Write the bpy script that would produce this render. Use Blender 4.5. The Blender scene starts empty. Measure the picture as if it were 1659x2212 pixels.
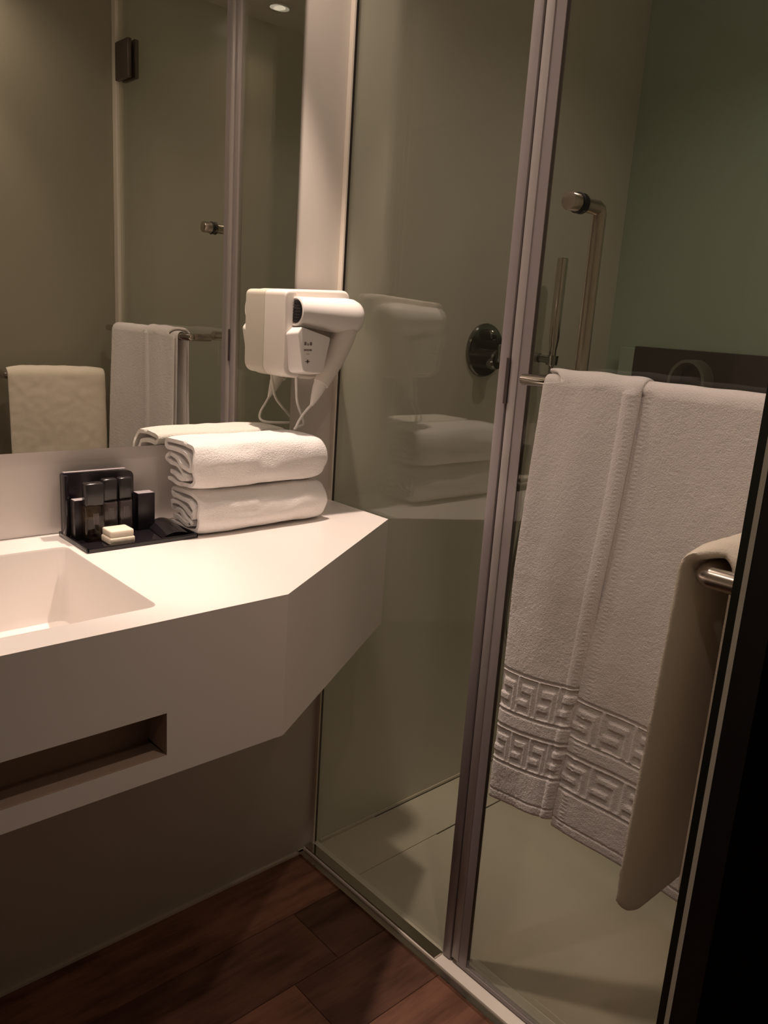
import bpy, bmesh, math, random
from mathutils import Vector, Matrix, noise
random.seed(4)
S = bpy.context.scene
C = S.collection

# ------------------------------------------------------------------ camera
YAW, PIT, ROL, FPX = 0.74529709, 0.23602969, 0.06637205, 1741.84
CAM = Vector((-1.09710269, -1.36649333, 1.28021008))
fwd = Vector((math.sin(YAW)*math.cos(PIT), math.cos(YAW)*math.cos(PIT), -math.sin(PIT)))
rt0 = Vector((math.cos(YAW), -math.sin(YAW), 0)); up0 = rt0.cross(fwd)
rt = rt0*math.cos(ROL) + up0*math.sin(ROL); up = up0*math.cos(ROL) - rt0*math.sin(ROL)
cd = bpy.data.cameras.new('camera'); co = bpy.data.objects.new('camera', cd); C.objects.link(co)
M = Matrix((rt, up, -fwd)).transposed().to_4x4(); M.translation = CAM
co.matrix_world = M
cd.sensor_fit = 'VERTICAL'; cd.sensor_height = 24.0; cd.lens = FPX*24.0/2212.0
cd.clip_start = 0.01
S.camera = co

# ------------------------------------------------------------------ world, view, lamps
w = bpy.data.worlds.new('world'); S.world = w; w.use_nodes = True
w.node_tree.nodes['Background'].inputs[0].default_value = (0.9, 0.75, 0.6, 1)
w.node_tree.nodes['Background'].inputs[1].default_value = 0.02
S.view_settings.view_transform = 'Standard'; S.view_settings.look = 'None'
S.view_settings.exposure = 0.0; S.view_settings.gamma = 1.0
try: S.view_settings.use_curve_mapping = False
except Exception: pass
S.cycles.max_bounces = 14; S.cycles.diffuse_bounces = 6; S.cycles.glossy_bounces = 8
S.cycles.transparent_max_bounces = 24; S.cycles.transmission_bounces = 8
S.cycles.caustics_reflective = True; S.cycles.caustics_refractive = False
S.cycles.sample_clamp_indirect = 3.0
try: S.cycles.use_denoising = True
except Exception: pass

CEIL = 2.18
WARM = (1.0, 0.775, 0.645)
# label, x, y, watts and half angle of the tight beam, watts of the wide spill, lens
LAMPS = [('spot over the end of the counter near the shower glass', -0.25, -0.15, 56, 25, 9, 1.0),
         ('spot over the washbasin', -0.93, -0.19, 38, 25, 8, 1.0),
         ('spot near the doorway', -0.455, -0.985, 8, 30, 6, 1.0),
         ('spot added as unseen fill over the middle of the shower', 0.52, -0.56, 0, 25, 4.2, 0.3),  # added fill out of view, brightens the inside of the shower
         ('spot added as unseen fill in the hall outside the doorway', -1.30, -1.45, 0, 25, 4.5, 0.3)]  # added fill out of view, brightens the towel side by the doorway

# ------------------------------------------------------------------ helpers
def tag(o, label=None, cat=None, group=None, kind=None):
    if label: o['label'] = label
    if cat: o['category'] = cat
    if group: o['group'] = group
    if kind: o['kind'] = kind
    return o

def obj(name, bm, mat, parent=None, smooth=False, angle=None):
    me = bpy.data.meshes.new(name)
    bmesh.ops.recalc_face_normals(bm, faces=bm.faces[:])
    if smooth:
        for f in bm.faces: f.smooth = True
        if angle is not None:
            for e in bm.edges:
                if len(e.link_faces) == 2 and e.calc_face_angle(0) > math.radians(angle): e.smooth = False
    bm.to_mesh(me); bm.free()
    o = bpy.data.objects.new(name, me); C.objects.link(o)
    me.materials.append(mat)
    if parent is not None:
        o.parent = parent
        o.matrix_parent_inverse = Matrix.Translation(-parent.location) if parent.parent is None and parent.type == 'EMPTY' else Matrix.Identity(4)
    return o

def empty(name, loc, label, cat, group=None):
    o = bpy.data.objects.new(name, None); C.objects.link(o); o.location = loc
    o.empty_display_size = 0.05
    return tag(o, label, cat, group)

def B(): return bmesh.new()

def add_box(bm, a, b, bevel=0.0, seg=2, mtx=None):
    a = Vector(a); b = Vector(b)
    r = bmesh.ops.create_cube(bm, size=1.0)
    vs = r['verts']
    for v in vs:
        v.co = Vector(((a[i]+b[i])/2 + v.co[i]*abs(b[i]-a[i]) for i in range(3)))
    if bevel > 0:
        es = list({e for v in vs for e in v.link_edges})
        rr = bmesh.ops.bevel(bm, geom=vs+es, offset=bevel, segments=seg, profile=0.5, affect='EDGES', clamp_overlap=True)
        vs = list({v for f in rr['faces'] for v in f.verts})
    if mtx is not None:
        for v in vs: v.co = mtx @ v.co
    return bm

def frame(d):
    d = d.normalized()
    a = Vector((0, 0, 1)) if abs(d.z) < 0.9 else Vector((1, 0, 0))
    u = d.cross(a).normalized(); v = d.cross(u).normalized()
    return u, v

def add_tube(bm, pts, rad, n=20, caps=True):
    pts = [Vector(p) for p in pts]
    if not isinstance(rad, (list, tuple)): rad = [rad]*len(pts)
    rings = []
    u = None
    for i, p in enumerate(pts):
        d = (pts[min(i+1, len(pts)-1)] - pts[max(i-1, 0)]).normalized()
        if u is None: u, v = frame(d)
        else:
            u = (u - d*u.dot(d)).normalized(); v = d.cross(u).normalized()
        rings.append([bm.verts.new(p + (u*math.cos(2*math.pi*k/n) + v*math.sin(2*math.pi*k/n))*rad[i]) for k in range(n)])
    for i in range(len(rings)-1):
        for k in range(n):
            bm.faces.new((rings[i][k], rings[i][(k+1) % n], rings[i+1][(k+1) % n], rings[i+1][k]))
    if caps:
        bm.faces.new(rings[0]); bm.faces.new(rings[-1])
    return bm

def add_lathe(bm, prof, origin, axis, n=40, sy=1.0, cap=True):
    """prof: list of (r, t) along axis"""
    origin = Vector(origin); axis = Vector(axis).normalized(); u, v = frame(axis)
    rings = []
    for r, t in prof:
        rings.append([bm.verts.new(origin + axis*t + (u*math.cos(2*math.pi*k/n) + v*math.sin(2*math.pi*k/n)*sy)*max(r, 1e-5)) for k in range(n)])
    for i in range(len(rings)-1):
        for k in range(n):
            bm.faces.new((rings[i][k], rings[i][(k+1) % n], rings[i+1][(k+1) % n], rings[i+1][k]))
    if cap:
        bm.faces.new(rings[0]); bm.faces.new(rings[-1])
    return bm

def add_prism(bm, poly, lo, hi, axis='z'):
    def P(a, b, c):
        return {'z': (a, b, c), 'y': (a, c, b), 'x': (c, a, b)}[axis]
    bot = [bm.verts.new(P(a, b, lo)) for a, b in poly]
    top = [bm.verts.new(P(a, b, hi)) for a, b in poly]
    n = len(poly)
    bm.faces.new(bot); bm.faces.new(top)
    for i in range(n): bm.faces.new((bot[i], bot[(i+1) % n], top[(i+1) % n], top[i]))
    return bm

def catmull(pts, sub=8):
    pts = [Vector(p) for p in pts]; out = []
    for i in range(len(pts)-1):
        p0 = pts[max(i-1, 0)]; p1 = pts[i]; p2 = pts[i+1]; p3 = pts[min(i+2, len(pts)-1)]
        for k in range(sub):
            t = k/sub
            out.append(0.5*((2*p1) + (p2-p0)*t + (2*p0-5*p1+4*p2-p3)*t*t + (3*p1-p0-3*p2+p3)*t**3))
    out.append(pts[-1]); return out

def rounded_poly(poly, r, n=6):
    out = []; m = len(poly)
    for i in range(m):
        p = Vector(poly[i]); a = Vector(poly[i-1]); b = Vector(poly[(i+1) % m])
        ri = r[i] if isinstance(r, (list, tuple)) else r
        da = (a-p).normalized(); db = (b-p).normalized()
        pa = p + da*ri; pb = p + db*ri
        for k in range(n+1):
            t = k/n
            out.append(tuple((1-t)**2*pa + 2*t*(1-t)*p + t*t*pb))
    return out

# ------------------------------------------------------------------ materials
def new_mat(name):
    m = bpy.data.materials.new(name); m.use_nodes = True
    return m, m.node_tree, m.node_tree.nodes['Principled BSDF']

def mat(name, col, rough=0.5, metal=0.0, spec=0.5, bump=0, bscale=100, var=0.0, vscale=4, coat=0, sheen=0):
    m, nt, p = new_mat(name)
    p.inputs['Base Color'].default_value = (*col, 1); p.inputs['Roughness'].default_value = rough
    p.inputs['Metallic'].default_value = metal; p.inputs['Specular IOR Level'].default_value = spec
    p.inputs['Coat Weight'].default_value = coat
    p.inputs['Sheen Weight'].default_value = sheen
    tc = nt.nodes.new('ShaderNodeTexCoord')
    if var:
        n = nt.nodes.new('ShaderNodeTexNoise'); n.inputs['Scale'].default_value = vscale; n.inputs['Detail'].default_value = 4
        r = nt.nodes.new('ShaderNodeValToRGB')
        r.color_ramp.elements[0].position = 0.3; r.color_ramp.elements[1].position = 0.7
        r.color_ramp.elements[0].color = (*[c*(1-var) for c in col], 1)
        r.color_ramp.elements[1].color = (*[min(1, c*(1+var)) for c in col], 1)
        nt.links.new(tc.outputs['Object'], n.inputs['Vector']); nt.links.new(n.outputs['Fac'], r.inputs['Fac'])
        nt.links.new(r.outputs['Color'], p.inputs['Base Color'])
    if bump:
        n = nt.nodes.new('ShaderNodeTexNoise'); n.inputs['Scale'].default_value = bscale; n.inputs['Detail'].default_value = 3
        bn = nt.nodes.new('ShaderNodeBump'); bn.inputs['Strength'].default_value = bump; bn.inputs['Distance'].default_value = 0.002
        nt.links.new(tc.outputs['Object'], n.inputs['Vector']); nt.links.new(n.outputs['Fac'], bn.inputs['Height'])
        nt.links.new(bn.outputs['Normal'], p.inputs['Normal'])
    return m

def glass_mat(name, tint, ior=1.5, rough=0.0, gloss=(1, 1, 1)):
    m = bpy.data.materials.new(name); m.use_nodes = True; nt = m.node_tree
    nt.nodes.clear()
    out = nt.nodes.new('ShaderNodeOutputMaterial'); mx = nt.nodes.new('ShaderNodeMixShader')
    tr = nt.nodes.new('ShaderNodeBsdfTransparent'); gl = nt.nodes.new('ShaderNodeBsdfGlossy')
    fr = nt.nodes.new('ShaderNodeFresnel'); fr.inputs['IOR'].default_value = ior
    # the back side of a face would get total reflection: feed it the plain IOR on both sides
    geo = nt.nodes.new('ShaderNodeNewGeometry'); mth = nt.nodes.new('ShaderNodeMath'); mth.operation = 'MULTIPLY_ADD'
    mth.inputs[1].default_value = (1/ior - ior); mth.inputs[2].default_value = ior
    nt.links.new(geo.outputs['Backfacing'], mth.inputs[0]); nt.links.new(mth.outputs[0], fr.inputs['IOR'])
    tr.inputs['Color'].default_value = (*tint, 1); gl.inputs['Roughness'].default_value = rough
    gl.inputs['Color'].default_value = (*gloss, 1)
    nt.links.new(fr.outputs[0], mx.inputs[0]); nt.links.new(tr.outputs[0], mx.inputs[1]); nt.links.new(gl.outputs[0], mx.inputs[2])
    nt.links.new(mx.outputs[0], out.inputs[0])
    return m

def emis(name, col, s):
    m, nt, p = new_mat(name)
    p.inputs['Base Color'].default_value = (*col, 1); p.inputs['Emission Color'].default_value = (*col, 1)
    p.inputs['Emission Strength'].default_value = s
    return m

M_wall = mat('wall_paint', (0.60, 0.555, 0.50), 0.45, bump=0.05, bscale=300)
M_lower = mat('painted_glass_panel', (0.60, 0.545, 0.46), 0.25)
M_ceil = mat('ceiling_paint', (0.72, 0.69, 0.65), 0.8)
M_solid = mat('solid_surface_white', (0.84, 0.79, 0.75), 0.32)
M_showerwall = mat('shower_wall_panel', (0.68, 0.665, 0.59), 0.28)
M_showerfloor = mat('shower_floor_resin', (0.76, 0.715, 0.62), 0.35, var=0.03)
M_greenwall = mat('green_backed_glass', (0.36, 0.45, 0.37), 0.22, spec=0.6)
M_dark = mat('dark_slot', (0.01, 0.009, 0.008), 0.6)
M_chrome = mat('chrome', (0.62, 0.58, 0.53), 0.08, 1.0)
M_steel = mat('brushed_steel', (0.56, 0.50, 0.44), 0.26, 1.0)
M_darkchrome = mat('dark_chrome', (0.30, 0.30, 0.29), 0.12, 1.0)
M_bronze = mat('dark_hinge_metal', (0.17, 0.135, 0.12), 0.35, 0.8)
M_slotinside = mat('brown_grey_slot', (0.34, 0.25, 0.19), 0.5)
M_towel = mat('terry_cotton', (0.76, 0.72, 0.70), 1.0, spec=0.1, bump=0.55, bscale=520, sheen=0.3)
M_towel2 = mat('terry_cotton_cream', (0.86, 0.78, 0.66), 1.0, spec=0.1, bump=0.4, bscale=520, sheen=0.3)
M_towelw = mat('terry_cotton_white', (0.92, 0.89, 0.87), 1.0, spec=0.1, bump=0.8, bscale=420, sheen=0.3)
M_plastic = mat('ivory_plastic', (0.74, 0.69, 0.63), 0.38)
M_plastic2 = mat('white_plastic', (0.80, 0.77, 0.74), 0.35)
M_print = mat('grey_print', (0.18, 0.14, 0.13), 0.6)
M_black = mat('black_gloss', (0.012, 0.010, 0.012), 0.12)
M_blackm = mat('black_matte', (0.010, 0.009, 0.010), 0.5)
M_card = mat('black_card', (0.018, 0.014, 0.017), 0.3)
M_cardtop = mat('grey_card_edge', (0.42, 0.38, 0.40), 0.4)
M_label = mat('grey_print_light', (0.22, 0.19, 0.19), 0.5)
M_soap = mat('cream_soap', (0.84, 0.76, 0.62), 0.5, bump=0.3, bscale=90)
M_stone = mat('pale_threshold_stone', (0.88, 0.83, 0.75), 0.25)
M_seal = mat('grey_seal', (0.32, 0.28, 0.285), 0.3)
M_sealdark = mat('dark_seal', (0.06, 0.045, 0.045), 0.4)
M_seallight = mat('pale_seal', (0.42, 0.38, 0.375), 0.3)
M_frost = mat('ivory_trim', (0.72, 0.66, 0.57), 0.4)
M_blackglass = mat('black_glass_face', (0.008, 0.005, 0.005), 0.25)
M_edge = mat('green_black_edge', (0.008, 0.012, 0.006), 0.25)
M_edgelight = mat('grey_green_edge', (0.70, 0.69, 0.58), 0.35)
M_wallside = mat('olive_painted_glass', (0.29, 0.27, 0.205), 0.30)
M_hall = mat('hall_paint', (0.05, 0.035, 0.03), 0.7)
M_niche = mat('dark_brown_panel', (0.018, 0.014, 0.010), 0.5)
M_arch = mat('grey_green_arch', (0.12, 0.125, 0.10), 0.4)
M_glass = glass_mat('shower_glass', (0.955, 0.962, 0.93))
M_clear = glass_mat('clear_bottle', (0.72, 0.62, 0.52), 1.45)
m, nt, p = new_mat('mirror_silver'); M_mirror = m
p.inputs['Base Color'].default_value = (0.80, 0.80, 0.74, 1); p.inputs['Metallic'].default_value = 1; p.inputs['Roughness'].default_value = 0.0
M_lamp = emis('lamp_glow', (1.0, 0.86, 0.70), 40)
M_lampfill = emis('lamp_glow_fill', (1.0, 0.86, 0.70), 6)  # lens glow of the two added fill spots

# wood floor: planks carry their own tone, grain runs along x
m, nt, p = new_mat('dark_wood_planks'); M_wood = m
p.inputs['Roughness'].default_value = 0.42; p.inputs['Specular IOR Level'].default_value = 0.4
tc = nt.nodes.new('ShaderNodeTexCoord'); mp = nt.nodes.new('ShaderNodeMapping'); mp.inputs['Scale'].default_value = (2.5, 16, 1)
at = nt.nodes.new('ShaderNodeAttribute'); at.attribute_name = 'tone'
ns = nt.nodes.new('ShaderNodeTexNoise'); ns.inputs['Scale'].default_value = 1.6; ns.inputs['Detail'].default_value = 8; ns.inputs['Roughness'].default_value = 0.65
ns2 = nt.nodes.new('ShaderNodeTexNoise'); ns2.inputs['Scale'].default_value = 7; ns2.inputs['Detail'].default_value = 3
rp = nt.nodes.new('ShaderNodeValToRGB'); rp.color_ramp.elements[0].position = 0.3; rp.color_ramp.elements[1].position = 0.75
rp.color_ramp.elements[0].color = (0.092, 0.040, 0.025, 1); rp.color_ramp.elements[1].color = (0.33, 0.155, 0.098, 1)
off = nt.nodes.new('ShaderNodeVectorMath'); off.operation = 'ADD'
nt.links.new(tc.outputs['Object'], off.inputs[0]); nt.links.new(at.outputs['Color'], off.inputs[1])
nt.links.new(off.outputs[0], mp.inputs['Vector']); nt.links.new(mp.outputs[0], ns.inputs['Vector'])
nt.links.new(tc.outputs['Object'], ns2.inputs['Vector'])
ad = nt.nodes.new('ShaderNodeMath'); ad.operation = 'MULTIPLY_ADD'; ad.inputs[1].default_value = 0.45
nt.links.new(ns2.outputs['Fac'], ad.inputs[0]); nt.links.new(ns.outputs['Fac'], ad.inputs[2])
sb = nt.nodes.new('ShaderNodeMath'); sb.operation = 'SUBTRACT'; sb.inputs[1].default_value = 0.22
nt.links.new(ad.outputs[0], sb.inputs[0]); nt.links.new(sb.outputs[0], rp.inputs['Fac'])
ml = nt.nodes.new('ShaderNodeMixRGB'); ml.blend_type = 'MULTIPLY'; ml.inputs[0].default_value = 1
sep = nt.nodes.new('ShaderNodeSeparateColor'); nt.links.new(at.outputs['Color'], sep.inputs[0])
mr = nt.nodes.new('ShaderNodeMapRange'); mr.inputs['To Min'].default_value = 0.5; mr.inputs['To Max'].default_value = 1.3
nt.links.new(sep.outputs[0], mr.inputs['Value']); nt.links.new(rp.outputs['Color'], ml.inputs[1]); nt.links.new(mr.outputs[0], ml.inputs[2])
nt.links.new(ml.outputs[0], p.inputs['Base Color'])
bn = nt.nodes.new('ShaderNodeBump'); bn.inputs['Strength'].default_value = 0.15; bn.inputs['Distance'].default_value = 0.002
nt.links.new(ns.outputs['Fac'], bn.inputs['Height']); nt.links.new(bn.outputs['Normal'], p.inputs['Normal'])

# ------------------------------------------------------------------ room shell
XL = -1.80            # left wall of the bathroom
XF = 1.02             # far wall of the shower
YF = -1.135            # wall facing the mirror
XE = -0.545           # its free end beside the doorway
YH = -2.5             # end of the hall behind the camera
def struct(name, bm, m, **k): return tag(obj(name, bm, m, **k), kind='structure')

# plank floor
def floor_mesh():
    bm = B(); lay = bm.loops.layers.color.new('tone')
    rnd = random.Random(11); PW = 0.1575
    xa, xb = XL-0.1, -0.051
    row = 0; y = -0.006 + PW
    fixed = {1: -0.176, 2: -0.286}
    while y > YH-0.1:
        y0, y1 = y-PW, y
        joints = [xa, xb]
        if row in (0,): start = -0.62
        elif row-1 in fixed: start = fixed[row-1]
        else: start = xb - rnd.uniform(0.1, 0.9)
        j = start
        while j > xa: joints.append(j); j -= 0.92
        joints = sorted(joints)
        for a, b in zip(joints[:-1], joints[1:]):
            t = rnd.random(); col = (t, rnd.random()*3, rnd.random()*3, 1)
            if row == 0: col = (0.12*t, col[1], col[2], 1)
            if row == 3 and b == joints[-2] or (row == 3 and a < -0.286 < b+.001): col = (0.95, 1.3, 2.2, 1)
            g = 0.0006
            vs = [bm.verts.new(q) for q in ((a+g, y0+g, 0), (b-g, y0+g, 0), (b-g, y1-g, 0), (a+g, y1-g, 0))]
            f = bm.faces.new(vs)
            for l in f.loops: l[lay] = col
        y -= PW; row += 1
    vs = [bm.verts.new(q) for q in ((xa, YH-0.1, -0.002), (xb, YH-0.1, -0.002), (xb, 0.15, -0.002), (xa, 0.15, -0.002))]
    f = bm.faces.new(vs)
    for l in f.loops: l[lay] = (0, 0, 0, 1)
    return bm
fl = struct('floor', floor_mesh(), M_wood)
b = B(); add_box(b, (XL-0.1, YH-0.1, -0.06), (XF+0.1, 0.1, -0.02)); struct('floor_slab', b, M_hall)

b = B(); add_box(b, (XL-0.1, 0, -0.02), (0.0, 0.1, CEIL)); struct('wall_back', b, M_wall)
b = B(); add_box(b, (0.0, 0, -0.02), (XF+0.1, 0.1, CEIL)); struct('wall_shower', b, M_showerwall)
b = B(); add_box(b, (XL-0.1, YH, -0.02), (XL, 0, CEIL)); struct('wall_left', b, M_wall)
b = B(); add_box(b, (XF, YF-0.1, -0.02), (XF+0.1, 0, CEIL)); struct('wall_right', b, M_greenwall)
b = B(); add_box(b, (0.0, YF-0.03, -0.02), (XF, YF, CEIL)); struct('wall_shower_front', b, M_showerwall)
wf = B(); add_box(wf, (XE, YF-0.006, 0.0), (0.0, YF, CEIL)); wf = struct('wall_front', wf, M_wallside)
b = B(); add_box(b, (XE-0.0006, YF-0.0062, 0.0), (XE, YF-0.0002, CEIL)); obj('edge_face', b, M_edge, wf)
b = B(); add_box(b, (XE-0.0006, YF-0.010, 0.0), (0.0, YF-0.0062, CEIL)); obj('bright_edge', b, M_edgelight, wf)
b = B(); add_box(b, (XE, YF-0.03, 0.0), (0.0, YF-0.010, CEIL)); obj('outer_face', b, M_blackglass, wf)
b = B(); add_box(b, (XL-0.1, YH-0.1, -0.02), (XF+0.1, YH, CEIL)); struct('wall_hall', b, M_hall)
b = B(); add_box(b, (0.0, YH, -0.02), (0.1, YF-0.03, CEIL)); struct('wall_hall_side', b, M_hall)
b = B(); add_box(b, (XL-0.1, YH-0.1, CEIL), (XF+0.1, 0.1, CEIL+0.05)); struct('ceiling', b, M_ceil)
# thin pale line where the wall meets the planks, and the pale strip in the corner by the door hinges
b = B(); add_box(b, (XL, -0.008, 0), (-0.03, 0, 0.006)); struct('baseboard_back', b, M_frost)
b = B(); add_box(b, (-0.012, YF, 0.0), (0.012, YF+0.028, CEIL), 0.002); struct('trim_1', b, M_frost)
b = B(); add_box(b, (-0.010, -0.012, 0.014), (-0.006, 0, CEIL)); struct('trim_2', b, M_frost)

# shower floor, drain cover and open slots
YD = -0.152
b = B(); add_box(b, (-0.012, YF, -0.03), (XF, YD-0.004, 0.0)); add_box(b, (-0.012, YD-0.004, -0.03), (0.28, YD-0.0012, 0.0)); add_box(b, (-0.012, YD-.0012, -0.03), (0.02, 0, -0.0005))
struct('floor_shower', b, M_showerfloor)
b = B(); add_box(b, (0.02, YD-0.006, -0.05), (XF, 0.0, -0.012)); struct('floor_channel', b, M_dark)
b = B(); add_box(b, (0.0205, YD, -0.010), (XF-0.002, -0.002, 0.0005))
dc = obj('drain_cover', b, M_showerfloor)
tag(dc, 'pale flat drain cover along the back wall of the shower floor', 'drain')
b = B(); add_box(b, (0.20, -0.0055, 0.0006), (XF-.002, -0.002, 0.0016)); obj('slot', b, M_dark, dc)
b = B(); add_box(b, (0.02, -0.004, 0.0018), (XF, 0.0, 0.009)); struct('baseboard_shower', b, M_frost)

# threshold
th = B(); add_box(th, (-0.032, YF+0.001, -0.01), (0.012, -0.001, 0.010), 0.001); th = struct('threshold', th, M_stone)
b = B(); add_box(b, (-0.049, YF+0.001, -0.01), (-0.0325, -0.001, 0.006), 0.0015); obj('metal_strip', b, M_steel, th)
b = B(); add_box(b, (-0.0515, YF+0.001, -0.01), (-0.0492, -0.001, 0.0085)); obj('floor_edge', b, M_chrome, th)

# ------------------------------------------------------------------ mirror
YM = -0.025; XM = -0.137; ZM = 1.030
mi = B(); add_box(mi, (XL+0.001, YM+0.004, ZM+0.002), (XM-0.003, -0.0005, CEIL-0.002)); mi = obj('wall_mirror', mi, M_blackm)
tag(mi, 'large frameless wall mirror above the white washbasin counter', 'mirror')
b = B(); add_box(b, (XL+0.001, YM, ZM), (XM, YM+0.004, CEIL-0.001)); obj('mirror_glass', b, M_mirror, mi)

# ------------------------------------------------------------------ vanity
ZC, ZB, YFR, XD, YDG, XR = 0.882, 0.656, -0.464, -0.442, -0.200, -0.0075
va = empty('vanity_counter', (-0.9, -0.23, ZB), 'white solid-surface washbasin counter with a slanted cut end by the glass', 'washbasin counter')
BX0, BX1, BY0, BY1 = -1.16, -0.618, -0.412, -0.083
def loop_face(bm, pts): return bm.faces.new([bm.verts.new(p) for p in pts])
rim = rounded_poly([(BX1, BY0), (BX1, BY1), (BX0, BY1), (BX0, BY0)], 0.016, 6)
outer = [(XR, YDG), (XR, -0.0005), (XL, -0.0005), (XL, YFR), (XD, YFR)]
def top_with_hole(bm, z):
    # four pieces around the rounded hole
    vs_o = [bm.verts.new((x, y, z)) for x, y in outer]
    vs_i = [bm.verts.new((x, y, z)) for x, y in rim]
    es = [bm.edges.new((vs_o[i], vs_o[(i+1) % len(vs_o)])) for i in range(len(vs_o))]
    es += [bm.edges.new((vs_i[i], vs_i[(i+1) % len(vs_i)])) for i in range(len(vs_i))]
    bmesh.ops.triangle_fill(bm, edges=es, use_beauty=True)
    return vs_o, vs_i
b = B(); vo, vi = top_with_hole(b, ZC); vo2, vi2 = top_with_hole(b, ZC-0.02)
for L1, L2 in ((vo, vo2), (vi, vi2)):
    for i in range(len(L1)): b.faces.new((L1[i], L1[(i+1) % len(L1)], L2[(i+1) % len(L1)], L2[i]))
obj('countertop', b, M_solid, va)
b = B(); add_box(b, (XL+0.002, -0.0030, ZC+0.0008), (XM-0.004, -0.0001, ZM+0.01)); struct('trim_3', b, M_solid)
# apron with the long towel slot
b = B()
SX, SZ0, SZ1 = -0.633, 0.688, 0.750
T = 0.016; zt = ZC-0.02
def quad(a, b_, c, d): b.faces.new([b.verts.new(q) for q in (a, b_, c, d)])
def slab(x0, x1, z0, z1): quad((x0, YFR, z0), (x1, YFR, z0), (x1, YFR, z1), (x0, YFR, z1))
slab(SX, XD, ZB, zt); slab(XL, SX, SZ1, zt); slab(XL, SX, ZB, SZ0)
D = 0.055
quad((XD, YFR, ZB), (XR, YDG, ZB), (XR, YDG, zt), (XD, YFR, zt))
quad((XR, YDG, ZB), (XR, -0.0005, ZB), (XR, -0.0005, zt), (XR, YDG, zt))
b.faces.new([b.verts.new((x, y, ZB)) for x, y in outer])
bmesh.ops.remove_doubles(b, verts=b.verts[:], dist=1e-5)
obj('apron', b, M_solid, va)
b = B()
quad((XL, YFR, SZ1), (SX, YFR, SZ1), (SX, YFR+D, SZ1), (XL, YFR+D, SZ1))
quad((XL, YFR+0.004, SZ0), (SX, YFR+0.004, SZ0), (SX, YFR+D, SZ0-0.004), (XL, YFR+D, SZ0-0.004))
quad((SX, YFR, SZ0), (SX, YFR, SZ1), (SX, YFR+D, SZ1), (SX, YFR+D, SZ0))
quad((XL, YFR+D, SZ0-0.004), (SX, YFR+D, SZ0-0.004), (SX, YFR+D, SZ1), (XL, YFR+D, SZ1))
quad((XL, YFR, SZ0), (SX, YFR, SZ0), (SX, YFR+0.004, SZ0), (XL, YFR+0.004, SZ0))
obj('slot_inside', b, M_slotinside, va)  # inner faces of the slot, in a darker brown tone
# basin bowl
b = B(); ZF = 0.752
def ring(inset, z, r): 
    return [b.verts.new((x, y, z)) for x, y in rounded_poly([(BX1-inset, BY0+inset), (BX1-inset, BY1-inset), (BX0+inset, BY1-inset), (BX0+inset, BY0+inset)], r, 6)]
rings = [ring(0, ZC, .016), ring(0.0015, ZC-0.004, .016), ring(0.004, ZF+0.02, .016), ring(0.009, ZF+0.006, .018), ring(0.022, ZF, .02), ring(0.16, ZF-0.006, .02)]
for r0, r1 in zip(rings[:-1], rings[1:]):
    n = len(r0)
    for i in range(n): b.faces.new((r0[i], r0[(i+1) % n], r1[(i+1) % n], r1[i]))
b.faces.new(rings[-1])
ba = obj('basin', b, M_solid, va, smooth=True, angle=40)

# ------------------------------------------------------------------ shower screen and door
ZG0, ZG1, GT = 0.012, 2.13, 0.004
sc = empty('shower_screen', (0, -0.23, ZG0), 'fixed clear glass shower pane between the counter end and the shower door', 'shower screen')
b = B(); add_box(b, (-0.003, -0.452, ZG0), (GT, -0.004, ZG1)); obj('pane', b, M_glass, sc)
b = B(); add_box(b, (-0.0065, -0.004, ZG0), (0.0065, -0.0005, ZG1)); obj('wall_seal', b, M_sealdark, sc)
b = B(); add_box(b, (-0.008, -0.473, ZG0), (0.008, -0.4525, ZG1), 0.002); obj('edge_profile', b, M_seal, sc, True, 40)
b = B(); add_box(b, (-0.0035, -0.4765, ZG0), (0.0035, -0.4732, ZG1)); obj('dark_strip', b, M_sealdark, sc)
b = B(); add_box(b, (-0.0300, -0.452, 0.0102), (-0.0065, -0.004, 0.0150)); obj('bottom_channel', b, M_chrome, sc)

do = empty('shower_door', (0, -1.09, 0.02), 'hinged clear glass shower door with a towel bar outside', 'shower door')
b = B(); add_box(b, (-GT, -1.105, 0.022), (GT, -0.487, ZG1)); obj('door_glass', b, M_glass, do)
b = B(); add_box(b, (-0.0075, -0.4945, 0.022), (0.0075, -0.477, ZG1), 0.0015); obj('magnetic_seal', b, M_seallight, do, True, 40)
b = B(); add_box(b, (-0.0055, -0.515, 0.022), (-0.0041, -0.4947, ZG1)); add_box(b, (0.0041, -0.515, 0.022), (0.0055, -0.4947, ZG1)); obj('seal_flange', b, M_seal, do)
b = B(); add_box(b, (-0.006, -1.102, 0.0135), (0.006, -0.49, 0.0218)); obj('bottom_sweep', b, M_seal, do)
# handle: knob outside, elbow tube inside
YK, ZK = -0.575, 1.471
hd = B()
add_lathe(hd, [(0.006, -0.030), (0.0125, -0.029), (0.0135, -0.027), (0.0135, -0.0075), (0.0125, -0.0065)], (0, YK, ZK), (1, 0, 0), 32)
hd = obj('handle_knob', hd, M_steel, do, True, 40)
b = B(); add_lathe(b, [(0.0155, -0.0065), (0.0155, -0.0045)], (0, YK, ZK), (1, 0, 0), 32); add_lathe(b, [(0.0155, 0.0045), (0.0155, 0.0065)], (0, YK, ZK), (1, 0, 0), 32); obj('gasket', b, M_blackm, do)
b = B(); R = 0.0115
pts = [(0.0066, YK, ZK), (0.047, YK, ZK), (0.0535, YK, ZK-0.0025), (0.056, YK, ZK-0.009), (0.056, YK, 1.215), (0.0535, YK, 1.2085), (0.047, YK, 1.206), (0.0045, YK, 1.206)]
add_tube(b, pts, R, 28); obj('pull_handle', b, M_steel, do, True, 40)
XB, ZBAR = -0.068, 1.200
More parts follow.
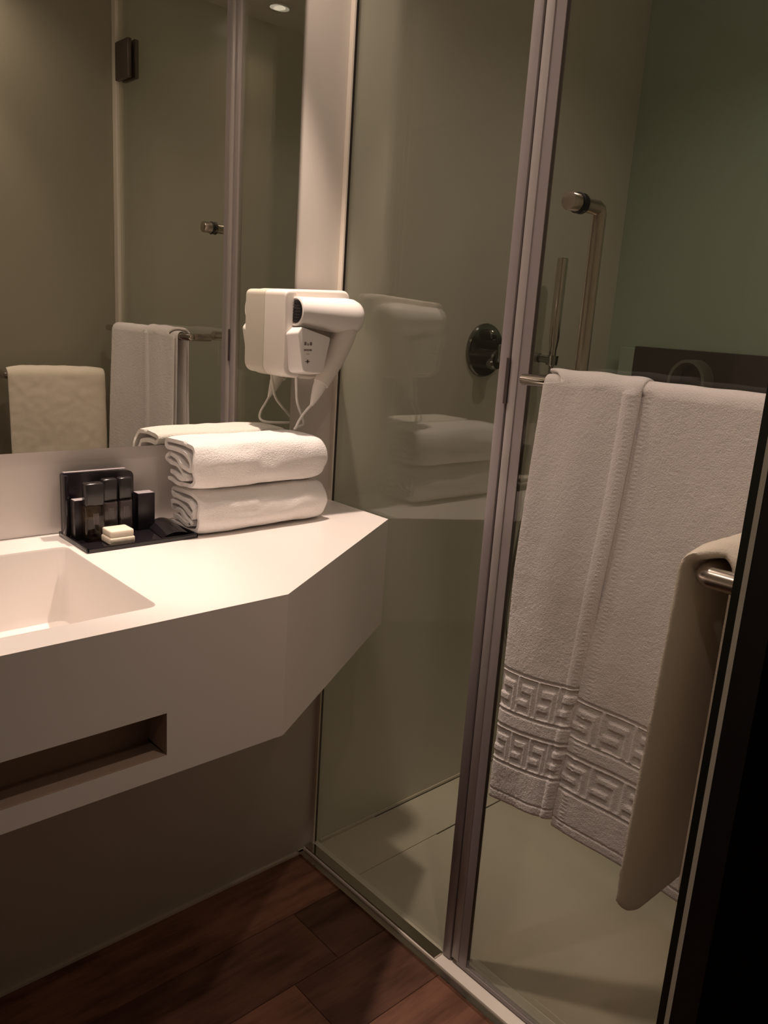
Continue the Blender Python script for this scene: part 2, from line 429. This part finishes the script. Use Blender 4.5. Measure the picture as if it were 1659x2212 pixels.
b = B(); add_tube(b, [(XB, -0.553, ZBAR), (XB, -0.555, ZBAR), (XB, -1.055, ZBAR), (XB, -1.057, ZBAR)], [0.007, 0.009, 0.009, 0.007], 24)
tb = obj('towel_bar', b, M_chrome, do, True, 60)
for y in (-0.575, -1.03):
    b = B(); add_tube(b, [(-0.0045, y, ZBAR), (XB+0.006, y, ZBAR)], 0.009, 20); obj('standoff', b, M_steel, do, True, 60)
for z in (1.885, 0.20):
    b = B(); add_box(b, (-0.017, -1.103, z), (-GT-0.0002, -1.020, z+0.10), 0.003); h = obj('hinge', b, M_bronze, do, True, 40)
    b = B(); add_box(b, (GT+0.0002, -1.103, z), (0.017, -1.020, z+0.10), 0.003); add_tube(b, [(0, -1.1, z+0.005), (0, -1.1, z+0.095)], 0.006, 14); obj('hinge_clamp', b, M_bronze, do, True, 40)
b = B(); add_box(b, (-0.0105, -0.478, 1.150), (-0.0081, -0.470, 1.228), 0.001); obj('dark_sliver', b, M_sealdark, do)  # narrow dark sliver on the face of the edge profile

# ------------------------------------------------------------------ shower fittings on the back wall
sv = empty('shower_valve', (0.467, 0, 1.217), 'round chrome shower valve on the wall behind the fixed pane', 'shower valve')
b = B(); add_lathe(b, [(0.066, -0.001), (0.066, 0.006), (0.063, 0.009), (0.0, 0.010)], (0.467, 0, 1.217), (0, -1, 0), 56); obj('backplate', b, M_darkchrome, sv, True, 30)
b = B(); add_lathe(b, [(0.024, 0.0095), (0.024, 0.045), (0.021, 0.050), (0, 0.051)], (0.467, 0, 1.196), (0, -1, 0), 40); k = obj('control_knob', b, M_darkchrome, sv, True, 30)
b = B(); add_box(b, (0.461, -0.058, 1.19), (0.473, -0.046, 1.235), 0.004); obj('lever', b, M_darkchrome, sv, True, 40)
b = B(); add_lathe(b, [(0.013, 0.0095), (0.013, 0.028), (0.010, 0.031), (0, 0.0315)], (0.467, 0, 1.256), (0, -1, 0), 28); obj('diverter', b, M_darkchrome, sv, True, 30)

HX, HY, HZ = 0.668, -0.062, 1.207
hs = empty('hand_shower', (0.630, 0, 1.20), 'slim chrome wand hand shower standing in its wall holder', 'hand shower')
b = B(); add_lathe(b, [(0.022, -0.001), (0.022, 0.010), (0.012, 0.012), (0.012, 0.05), (0.0, 0.052)], (0.630, 0, 1.205), (0, -1, 0), 32)
add_tube(b, [(0.630, -0.045, 1.205), (HX, HY, 1.200)], 0.010, 16)
add_lathe(b, [(0.015, -0.012), (0.017, 0.012)], (HX, HY, 1.20), (0, 0, 1), 24); obj('holder', b, M_darkchrome, hs, True, 30)
b = B(); add_lathe(b, [(0.008, 0.0), (0.0095, 0.02), (0.0095, 0.04), (0.0135, 0.07), (0.0138, 0.27), (0.0125, 0.272)], (HX, HY, 1.185), (0.0, 0, 1), 32); obj('wand', b, M_chrome, hs, True, 30)
b = B(); pts = catmull([(HX, HY, 1.185), (HX-0.002, HY, 1.10), (HX-0.03, HY+0.005, 0.85), (HX-0.065, HY+0.01, 0.58), (HX-0.06, HY+0.01, 0.44), (HX, HY+0.01, 0.38), (HX+0.06, HY+0.015, 0.46), (HX+0.075, -0.03, 0.70), (HX+0.06, -0.02, 0.9), (HX+0.06, -0.004, 0.96)], 10)
add_tube(b, pts, 0.006, 12); obj('hose', b, M_darkchrome, hs, True, 60)

# dark recess band with a grey arch on the far green wall
dp = B(); add_box(dp, (XF-0.03, -0.92, 0.86), (XF-0.0005, -0.105, 1.248), 0.002)
dp = obj('recess_panel', dp, M_niche); tag(dp, 'dark brown horizontal panel on the green far wall of the shower', 'panel')
b = B(); add_box(b, (XF-0.028, -0.105, 0.86), (XF-0.0005, -0.058, 1.243), 0.002); obj('side_strip', b, M_greenwall, dp)
b = B(); n = 24
arc = [(-0.300 + 0.052*math.cos(math.pi*t/n), 1.165 + 0.060*math.sin(math.pi*t/n)) for t in range(n+1)]
inn = [(-0.300 + 0.044*math.cos(math.pi*t/n), 1.165 + 0.052*math.sin(math.pi*t/n)) for t in range(n+1)][::-1]
poly = [(arc[0][0], 1.10)] + arc + [(arc[-1][0], 1.10), (inn[0][0], 1.10)] + inn + [(inn[-1][0], 1.10)]
add_prism(b, poly, XF-0.085, XF-0.031, 'x'); ar = obj('arched_holder', b, M_arch, None, True, 30)
tag(ar, 'grey arched band fitting on the dark panel in the shower', 'fitting')

# ------------------------------------------------------------------ towels
GK = ["1111111.", "1.....1.", "11111.1.", "....1.1.", "11111.1."]
def key_h(y, z, ya, z0, z1):
    """groove depth of one meander band between z0 and z1, y measured along the towel"""
    if z < z0 or z > z1: return 0
    e = 0.0035
    if z < z0+e or z > z1-e: return 1
    zz = (z-(z0+e+0.003))/((z1-z0)-2*e-0.006)
    if zz < 0 or zz >= 1: return 0
    u = ((y-ya) % 0.047)/0.047
    r = GK[min(4, int((1-zz)*5))]; return 1 if r[min(7, int(u*8))] == '1' else 0

def drape(bm, y0, y1, xc, zc, R, zf, zb, t, bulge, dispf, ny, ds=0.002, tilt=0.0, axis='y', ymap=None):
    """thick cloth folded over a bar. profile in the plane across the bar; front faces -x (axis y)"""
    prof = []   # (px, pz, nx, nz, s, front)
    L = zc-zf; n = int(L/ds)
    for i in range(n+1):
        z = zf + L*i/n; prof.append((-R, z, -1.0, 0.0, 'f', (zc-z)))
    m = 14
    for i in range(1, m):
        a = math.pi - math.pi*i/m; prof.append((R*math.cos(a), zc+R*math.sin(a), math.cos(a), math.sin(a), 't', math.cos(a)))
    L2 = zc-zb; n2 = max(8, int(L2/0.008))
    for i in range(n2+1):
        z = zc - L2*i/n2; prof.append((R, z, 1.0, 0.0, 'b', (zc-z)))
    NP = len(prof); outer_v = []; inner_v = []
    for j in range(ny+1):
        u = j/ny; y = y0 + (y1-y0)*u
        ed = 1-(abs(2*u-1))**10
        ro, ri = [], []
        for i, (px, pz, nx, nz, k, dn) in enumerate(prof):
            ei = min(i, NP-1-i); ez = min(1.0, math.sqrt(max(0.0, 1-(1-min(1, ei*ds/0.006))**2)))
            th = t*0.5*(0.25+0.75*ed)*(0.35+0.65*ez)
            d, dz = dispf(y, pz, k, dn, u)
            x = px + nx*(t*0.5) + (bulge(dn, u) if k == 'f' else 0)
            yy = ymap(y, u, k, dn, pz) if ymap else y
            c = Vector((x + nx*0, 0, pz + nz*(t*0.5) + dz))
            o = c + Vector((nx, 0, nz))*(th + d); q = c - Vector((nx, 0, nz))*th
            if axis == 'y':
                ro.append(bm.verts.new((xc+o.x, yy, o.z))); ri.append(bm.verts.new((xc+q.x, yy, q.z)))
            else:        # bar along x, front faces +y
                ro.append(bm.verts.new((yy, xc-o.x, o.z))); ri.append(bm.verts.new((yy, xc-q.x, q.z)))
        outer_v.append(ro); inner_v.append(ri)
    for j in range(ny):
        for i in range(NP-1):
            bm.faces.new((outer_v[j][i], outer_v[j+1][i], outer_v[j+1][i+1], outer_v[j][i+1]))
            bm.faces.new((inner_v[j][i], inner_v[j][i+1], inner_v[j+1][i+1], inner_v[j+1][i]))
        bm.faces.new((outer_v[j][0], inner_v[j][0], inner_v[j+1][0], outer_v[j+1][0]))
        bm.faces.new((outer_v[j][-1], outer_v[j+1][-1], inner_v[j+1][-1], inner_v[j][-1]))
    for i in range(NP-1):
        bm.faces.new((outer_v[0][i], outer_v[0][i+1], inner_v[0][i+1], inner_v[0][i]))
        bm.faces.new((outer_v[-1][i], inner_v[-1][i], inner_v[-1][i+1], outer_v[-1][i+1]))

def nz(*a): return noise.noise(Vector(a))
bm = B()
Z0 = 0.494
def dispA(y, z, k, dn, u):
    d = 0
    if k == 'f':
        lift = 0.020*u*u*min(1, dn/0.5)
        zz = z
        d -= 0.0021*max(key_h(-y, zz, 0.600, 0.660, 0.735), key_h(-y, zz, 0.600, 0.566, 0.634))
        w_ = min(1, dn/0.25)
        d += 0.008*w_*math.sin(u*9+z*2.0+1.2)*(0.5+0.5*math.sin(z*5+1)) + 0.004*nz(y*14, z*5, 1.3)*w_ + 0.0004*nz(y*60, z*40, 4)
        if z < Z0+0.019: d -= 0.0015 if z > Z0+0.016 else 0
        if u > 0.84: d += 0.0042*max(0.0, math.sin((u-0.84)/0.16*math.pi))**0.7
        if 0.925 < u < 0.965: d += 0.0005*math.sin(z*2*math.pi/0.0065)
        d += 0.0005*nz(y*260, z*260, 2)
        return d, lift
    return 0.003*nz(y*20, z*8, 5), 0
def dispB(y, z, k, dn, u):
    d = 0
    if k == 'f':
        lift = 0.010*min(1, dn/0.5)
        d -= 0.0021*max(key_h(-y, z, 0.771, 0.655, 0.727), key_h(-y, z, 0.771, 0.566, 0.632))
        w_ = min(1, dn/0.25)
        d += 0.005*w_*math.sin(u*5+z*3.0+0.4) + 0.004*nz(y*12, z*6, 7.3)*w_ + 0.0004*nz(y*60, z*40, 9)
        if z < Z0+0.019: d -= 0.0015 if z > Z0+0.016 else 0
        if u < 0.16: d -= 0.003*(1-u/0.16)
        if 0.05 < u < 0.085: d += 0.0005*math.sin(z*2*math.pi/0.0065)
        d += 0.0005*nz(y*260, z*260, 8)
        return d, lift
    return 0.003*nz(y*20, z*8, 3), 0
def bulA(dn, u): return -0.010*min(1, dn/0.3)*(1-0.3*u)
def bulB(dn, u): return -0.010*min(1, dn/0.4)
# inner layer, then the two outer flaps that meet along the middle
drape(bm, -0.606, -0.975, XB, ZBAR, 0.0100, 0.515, 0.56, 0.005, lambda dn, u: -0.004*min(1, dn/0.3), lambda y, z, k, dn, u: (0, 0), 60, 0.006)
drape(bm, -0.600, -0.776, XB, ZBAR, 0.0152, Z0, 0.54, 0.008, bulA, dispA, 92, ymap=lambda y, u, k, dn, z: y - 0.010*(1-u)*max(0, 1-dn/0.3) + (0.050*u*(dn/0.7)**1.3 if k == 'f' else 0))
drape(bm, -0.772, -0.990, XB, ZBAR, 0.0125, Z0, 0.55, 0.0075, bulB, dispB, 112, ymap=lambda y, u, k, dn, z: y + (0.046*(1-u)*(dn/0.7)**1.3 if k == 'f' else 0))
bt = obj('bath_towel', bm, M_towel, None, True, 70)
tag(bt, 'long white terry towel with a raised meander border hanging on the glass door bar', 'towel')
# second towel on the rail of the wall by the doorway
TBY, TBZ = -1.030, 1.060
rail = empty('towel_rail', (-0.24, YF, TBZ), 'polished steel towel rail with bent ends on the wall by the doorway', 'towel rail')
b = B(); r_ = 0.0105
pts = [(-0.366, YF+0.001, TBZ), (-0.366, TBY-0.010, TBZ), (-0.3635, TBY-0.003, TBZ), (-0.356, TBY, TBZ), (-0.117, TBY, TBZ), (-0.1095, TBY-0.003, TBZ), (-0.107, TBY-0.010, TBZ), (-0.107, YF+0.001, TBZ)]
add_tube(b, pts, r_, 24); obj('bar', b, M_steel, rail, True, 60)
for x in (-0.366, -0.107):
    b = B(); add_lathe(b, [(0.015, 0.0004), (0.015, 0.004), (0.012, 0.006)], (x, YF, TBZ), (0, 1, 0), 28); obj('wall_flange', b, M_steel, rail, True, 30)
def disp2(y, z, k, dn, u):
    a = 0.004*nz(y*9, z*7, 2.5) + 0.0012*nz(y*50, z*50, 1)
    e = 0
    # rounded lower corners
    c = min(u, 1-u)*0.28
    if k in 'fb' and dn > 0.30: e = 0.028*max(0, 1-c/0.05)**2*((dn-0.30)/0.1)
    return (a, e)
bm = B()
drape(bm, -0.372, -0.100, TBY, TBZ, 0.0125, 0.645, 0.69, 0.016, lambda dn, u: -0.014*min(1, dn/0.38), disp2, 90, 0.004, axis='x',
      ymap=lambda y, u, k, dn, z: -0.236 + (y+0.236)*(1.0 if k == 'f' else (0.79 if k == 'b' else 1-0.21*max(0, min(1, dn*1.6+0.3)))))
t2 = obj('hand_towel', bm, M_towel2, None, True, 70)
tag(t2, 'cream thick towel folded over the steel rail by the doorway', 'towel')

# two folded towels on the counter
def folded(name, x0, x1, y_back, y_front, z0, h, seed, label):
    path = [(0.04, .07), (.30, .05), (.62, .05), (.86, .10), (.97, .30), (.985, .52), (.95, .75), (.83, .92), (.60, .965), (.30, .955), (.10, .95), (.025, .875), (.08, .79), (.30, .80), (.52, .77), (.74, .72), (.84, .56), (.78, .40), (.60, .45), (.40, .60), (.18, .64), (.05, .60), (.03, .49), (.12, .44), (.34, .43), (.52, .30), (.72, .25), (.62, .19), (.38, .22), (.10, .24)]
    dp = y_front-y_back
    P2 = [Vector((p_[0], p_[1], 0)) for p_ in path]
    P2 = catmull(P2, 7)
    bm = B(); NX = 46; th = 0.0036
    rows = []
    for i in range(NX+1):
        u = i/NX; x = x0 + (x1-x0)*u
        endr = 1-(abs(2*u-1))**9*(0.20 if u > .5 else 0.08)
        o, q = [], []
        for j, p_ in enumerate(P2):
            d = (P2[min(j+1, len(P2)-1)] - P2[max(j-1, 0)])
            n2 = Vector((-d.y*h, d.x*abs(dp), 0)).normalized()
            tt = th*(0.55 if j in (0, len(P2)-1) else 1)
            uu = 0.5+(p_.x-0.5)*endr; vv = 0.5+(p_.y-0.5)*(endr)
            yy = y_back + dp*uu; zz = z0 + h*vv
            wob = 0.0030*nz(x*13, yy*30, zz*40+seed)+0.0012*nz(x*40, yy*60, zz*60+seed); wob2 = 0.0030*nz(x*11+5, yy*35, zz*35+seed)+0.0012*nz(x*35, yy*50, seed)
            jut = 0.006*nz(j*0.11, seed*3.1, 0.5)*(1 if u < .5 else -1)*(abs(2*u-1))**6
            sgn = 1 if dp > 0 else -1
            o.append(bm.verts.new((x+jut, yy + n2.x*tt*sgn + wob, max(z0+0.0003, zz + n2.y*tt + wob2))))
            q.append(bm.verts.new((x+jut, yy - n2.x*tt*sgn + wob, max(z0+0.0003, zz - n2.y*tt + wob2))))
        rows.append((o, q))
    N = len(P2)
    for (o0, q0), (o1, q1) in zip(rows[:-1], rows[1:]):
        for j in range(N-1):
            bm.faces.new((o0[j], o1[j], o1[j+1], o0[j+1])); bm.faces.new((q0[j], q0[j+1], q1[j+1], q1[j]))
        bm.faces.new((o0[0], q0[0], q1[0], o1[0])); bm.faces.new((o0[-1], o1[-1], q1[-1], q0[-1]))
    for o, q in (rows[0], rows[-1]):
        for j in range(N-1): bm.faces.new((o[j], o[j+1], q[j+1], q[j]))
    ob = obj(name, bm, M_towelw, None, True, 75)
    tag(ob, label, 'towel', 'folded white towels stacked on the counter')
    return ob
folded('folded_towel', -0.408, -0.122, -0.034, -0.150, ZC+0.0005, 0.079, 3.1, 'white folded towel lying on the counter, lower of the two')
folded('folded_towel', -0.416, -0.128, -0.034, -0.148, ZC+0.081, 0.088, 8.4, 'white folded towel on top of the stack beside the black tray')

# ------------------------------------------------------------------ hair dryer
hdr = empty('hair_dryer', (-0.12, YM, 1.24), 'ivory wall-mounted hair dryer resting in its holder at the mirror edge', 'hair dryer')
def add_bev_prism(b, poly, y0, y1, bev, nseg=5, back=None):
    cx = sum(p_[0] for p_ in poly)/len(poly); cz = sum(p_[1] for p_ in poly)/len(poly)
    rings = []
    if back: rings.append([b.verts.new((x, y0, z)) for x, z in back]); prof = []
    else: prof = [(0, y0)]
    prof += [(bev*(1-math.cos(math.pi/2*i/nseg)), y1 - (1 if y1 > y0 else -1)*bev*(1-math.sin(math.pi/2*i/nseg))) for i in range(nseg+1)]
    for ins, y in prof:
        r = []
        for x, z in poly:
            dx, dz = x-cx, z-cz; L = math.hypot(dx, dz); f_ = (L-ins)/L
            r.append(b.verts.new((cx+dx*f_, y, cz+dz*f_)))
        rings.append(r)
    n = len(poly)
    for r0, r1 in zip(rings[:-1], rings[1:]):
        for i in range(n): b.faces.new((r0[i], r0[(i+1) % n], r1[(i+1) % n], r1[i]))
    b.faces.new(rings[0]); b.faces.new(rings[-1])
b = B()
poly = rounded_poly([(-0.205, 1.320), (-0.205, 1.158), (-0.105, 1.150), (-0.080, 1.225), (-0.030, 1.262), (-0.030, 1.328)], [0.024, 0.022, 0.02, 0.02, 0.02, 0.020], 6)
add_bev_prism(b, poly, YM-0.0005, -0.070, 0.007)
obj('wall_base', b, M_plastic, hdr, True, 35)
b = B()
lip = rounded_poly([(-0.2055, 1.318), (-0.2055, 1.160), (-0.168, 1.157), (-0.168, 1.246), (-0.180, 1.250), (-0.180, 1.320)], [0.010, 0.020, 0.004, 0.003, 0.010, 0.004], 5)
add_bev_prism(b, lip, YM-0.0004, -0.093, 0.006)
obj('side_lip', b, M_plastic, hdr, True, 35)
b = B()
fr_ = [(-0.1945, 1.243), (-0.1805, 1.170), (-0.131, 1.167), (-0.116, 1.236), (-0.186, 1.254)]
bk_ = [(-0.204, 1.238), (-0.196, 1.166), (-0.125, 1.162), (-0.108, 1.232), (-0.186, 1.252)]
rr_ = [0.004, 0.011, 0.010, 0.004, 0.003]
add_bev_prism(b, rounded_poly(fr_, rr_, 5), -0.084, -0.121, 0.003, back=rounded_poly(bk_, rr_, 5))
cup = obj('holder_cup', b, M_plastic2, hdr, True, 35)
yp = -0.1212
b = B()
def mark(x0, x1, z0, z1): add_box(b, (x0, yp-0.0002, z0), (x1, yp+0.0001, z1))
mx_ = -0.170
for x0, x1, z0, z1 in ((-.0085, -.004, .0, .006), (-.002, -.0008, .0, .004), (-.0008, .0012, .0, .0012), (.0012, .0024, .0, .004), (.0045, .009, .0, .006)): mark(mx_+x0, mx_+x1, 1.2205+z0, 1.2205+z1)
for k in range(7): mark(mx_-.009+k*.0027, mx_-.0071+k*.0027, 1.2100, 1.2135)
mark(mx_-.003, mx_+.004, 1.2040, 1.2048)
mark(mx_-.001, mx_+.002, 1.187, 1.194); mark(mx_-.0045, mx_+.0055, 1.1895, 1.1912)
pm = obj('print_marks', b, M_print, cup)
BYc, BZc = -0.0985, 1.281
b = B(); ax = Vector((1, 0.0, -0.03)).normalized(); o_ = Vector((-0.187, BYc, BZc))
add_lathe(b, [(0.0205, 0.004), (0.0240, 0.0), (0.0268, 0.001), (0.0275, 0.01), (0.0295, 0.05), (0.0325, 0.090), (0.0345, 0.118), (0.034, 0.134), (0.030, 0.146), (0.020, 0.154), (0.0, 0.157)], o_, ax, 56, cap=False)
add_lathe(b, [(0.0205, 0.004), (0.0, 0.0045)], o_, ax, 40, cap=False)
obj('barrel', b, M_plastic2, hdr, True, 35)
b = B(); add_lathe(b, [(0.0208, 0.0026), (0.019, 0.0016), (0.0, 0.001)], o_, ax, 40); gr = obj('outlet_grille', b, M_blackm, hdr, True, 30)
b = B()
for k in range(-3, 4):
    zz = BZc + k*0.0055; hw = math.sqrt(max(0, 0.0185**2-(k*0.0055)**2)); add_tube(b, [(-0.1872, BYc-hw, zz), (-0.1872, BYc+hw, zz)], 0.0006, 6)
obj('grille_bars', b, M_card, gr)
b = B(); pts = catmull([(-0.062, BYc, 1.268), (-0.068, BYc, 1.240), (-0.082, BYc, 1.207), (-0.100, BYc, 1.174), (-0.118, BYc, 1.146)], 6)
n = len(pts); add_tube(b, pts, [0.027 - 0.0115*i/(n-1) for i in range(n)], 32); obj('grip', b, M_plastic, hdr, True, 60)
b = B(); pts = [Vector((-0.117, BYc, 1.149)), Vector((-0.124, BYc, 1.136)), Vector((-0.131, BYc, 1.120)), Vector((-0.139, BYc, 1.104))]
add_tube(b, pts, [0.0138, 0.0120, 0.0085, 0.0032], 20); obj('strain_relief', b, M_plastic2, hdr, True, 60)
b = B(); pts = catmull([(-0.138, BYc, 1.106), (-0.150, BYc+0.004, 1.092), (-0.163, BYc+0.006, 1.074), (-0.166, -0.088, 1.061), (-0.160, -0.075, 1.0560), (-0.140, -0.058, 1.0560), (-0.118, -0.045, 1.058), (-0.122, -0.048, 1.072), (-0.146, -0.062, 1.105), (-0.153, -0.066, 1.135), (-0.156, -0.068, 1.157)], 10)
add_tube(b, pts, 0.0026, 12); obj('cord', b, M_plastic2, hdr, True, 60)

# ------------------------------------------------------------------ amenity tray
tr = B(); TX0, TX1, TY0, TY1 = -0.606, -0.408, -0.142, -0.020; TZ = ZC+0.0065
add_box(tr, (TX0, TY0, ZC+0.0005), (TX1, TY1, ZC+0.003), 0.001)
for a, c in (((TX0, TY0), (TX1, TY0+0.004)), ((TX0, TY1-0.004), (TX1, TY1)), ((TX0, TY0), (TX0+0.004, TY1)), ((TX1-0.004, TY0), (TX1, TY1))):
    add_box(tr, (a[0], a[1], ZC+0.001), (c[0], c[1], ZC+0.0085), 0.0012)
tr = obj('amenity_tray', tr, M_black, None, True, 35); tag(tr, 'black glossy rectangular tray on the counter beside the basin', 'tray')
TB = ZC+0.0032
def carton(x0, x1, y0, y1, z1, label, name='carton', m=M_card):
    b = B(); add_box(b, (x0, y0, TB), (x1, y1, z1), 0.0012); o = obj(name, b, m, None, True, 35); tag(o, label, 'box')
    b = B(); add_box(b, (x0+.001, y0+.001, z1+0.0001), (x1-.001, y1-.001, z1+0.0006)); obj('top_flap', b, M_cardtop, o)
    return o
# tall caddy: back board and curved side
b = B(); pts = rounded_poly([(-0.604, TB), (-0.478, TB), (-0.478, 0.990), (-0.604, 0.993)], [0.001, 0.001, 0.012, 0.004], 5)
add_prism(b, pts, -0.036, -0.0265, 'y'); cd_ = obj('amenity_caddy', b, M_card, None, True, 35)
tag(cd_, 'tall black upright holder at the back of the tray', 'holder')
b = B(); add_box(b, (-0.6055, -0.052, TB), (-0.598, -0.0365, 0.992), 0.002); obj('side_rail', b, M_black, cd_, True, 35)
b = B(); add_box(b, (-0.600, -0.0355, 0.9935), (-0.492, -0.0275, 0.9945)); obj('top_edge', b, M_cardtop, cd_)
carton(-0.598, -0.572, -0.072, -0.054, 0.953, 'small black box at the left of the bottles on the tray')
carton(-0.480, -0.448, -0.058, -0.036, 0.951, 'small black box at the right of the bottles on the tray')
def bottle(x0, x1, yc, label):
    w_ = x1-x0; xc = (x0+x1)/2; r = w_/2
    e = empty('toiletry_bottle', (xc, yc, TB), label, 'bottle', 'toiletry bottles on the tray')
    def pill(b, z0, z1, s=1.0):
        add_box(b, (xc-r*s, yc-r*0.62*s, z0), (xc+r*s, yc+r*0.62*s, z1), 0.004*s, 3)
    b = B(); pill(b, TB+0.0003, 0.946); obj('body', b, M_clear if w_ > .03 else mat_bot, e, True, 35)
    b = B(); pill(b, 0.9463, 0.985, 0.99); obj('cap', b, M_capdark, e, True, 35)
    b = B()
    for k in range(5): add_box(b, (xc-0.004+k*0.002, yc-r*0.62-0.0004, 0.915), (xc-0.0034+k*0.002, yc-r*0.62-0.0001, 0.934))
    obj('label_print', b, M_label, e)
mat_bot = mat('smoky_bottle', (0.055, 0.045, 0.045), 0.15); M_capdark = mat('dark_cap', (0.022, 0.02, 0.02), 0.2)
bottle(-0.587, -0.5545, -0.083, 'wide clear bottle with a black cap, standing foremost on the tray')
bottle(-0.548, -0.5215, -0.062, 'dark bottle between the clear bottle and another dark bottle')
bottle(-0.519, -0.494, -0.060, 'dark bottle beside the small black box on the right')
b = B(); add_box(b, (-0.562, -0.128, TB), (-0.518, -0.090, TB+0.0125), 0.003, 3); add_box(b, (-0.5605, -0.1265, TB+0.0120), (-0.5195, -0.0915, TB+0.0245), 0.003, 3)
so = obj('soap_bar', b, M_soap, None, True, 35); tag(so, 'small cream square soap in front of the bottles on the tray', 'soap')
# curved black sachet
b = B(); n = 14; rows = []
for i in range(n+1):
    u = i/n; r = []
    for j in range(9):
        v = j/8; x = -0.468 + 0.055*u + 0.010*v; y = -0.128 + 0.085*v
        z = TB + 0.0012 + 0.013*math.sin(math.pi*u)**0.8*(0.6+0.4*v)
        r.append((x, y, z))
    rows.append(r)
top = [[b.verts.new(q) for q in r] for r in rows]; bot = [[b.verts.new((q[0], q[1], TB+0.0002)) for q in r] for r in rows]
for i in range(n):
    for j in range(8):
        b.faces.new((top[i][j], top[i+1][j], top[i+1][j+1], top[i][j+1])); b.faces.new((bot[i][j], bot[i][j+1], bot[i+1][j+1], bot[i+1][j]))
    for j in (0, 8): b.faces.new((top[i][j], bot[i][j], bot[i+1][j], top[i+1][j]))
for i in (0, n):
    for j in range(8): b.faces.new((top[i][j], top[i][j+1], bot[i][j+1], bot[i][j]))
sa = obj('toiletry_sachet', b, M_black, None, True, 50); tag(sa, 'black curved glossy sachet at the right end of the tray', 'sachet')

# ------------------------------------------------------------------ ceiling downlights, with the two added fill spots
for nm, x, y, core, ang, spill, k_ in LAMPS:
    e = empty('ceiling_downlight', (x, y, CEIL), 'small round recessed ceiling ' + nm, 'ceiling light', 'recessed ceiling spots')
    b = B(); add_lathe(b, [(0.030, -0.0005), (0.030, -0.004), (0.040, -0.005), (0.042, -0.0035), (0.042, -0.0005)], (x, y, CEIL), (0, 0, 1), 40); obj('trim_ring', b, M_steel, e, True, 30)
    b = B(); add_lathe(b, [(0.024, -0.0042), (0.024, -0.0052)], (x, y, CEIL), (0, 0, 1), 40); obj('lamp_lens', b, M_lamp if k_ == 1 else M_lampfill, e)
    for pw, half, bl in ((core, ang, 0.55), (spill, 72, 1.0)):
        if pw <= 0: continue
        ld = bpy.data.lights.new('spot', 'SPOT'); ld.energy = pw; ld.color = WARM
        ld.spot_size = math.radians(half*2); ld.spot_blend = bl; ld.shadow_soft_size = 0.018
        lo = bpy.data.objects.new('spot_light', ld); C.objects.link(lo); lo.location = (x, y, CEIL-0.03)
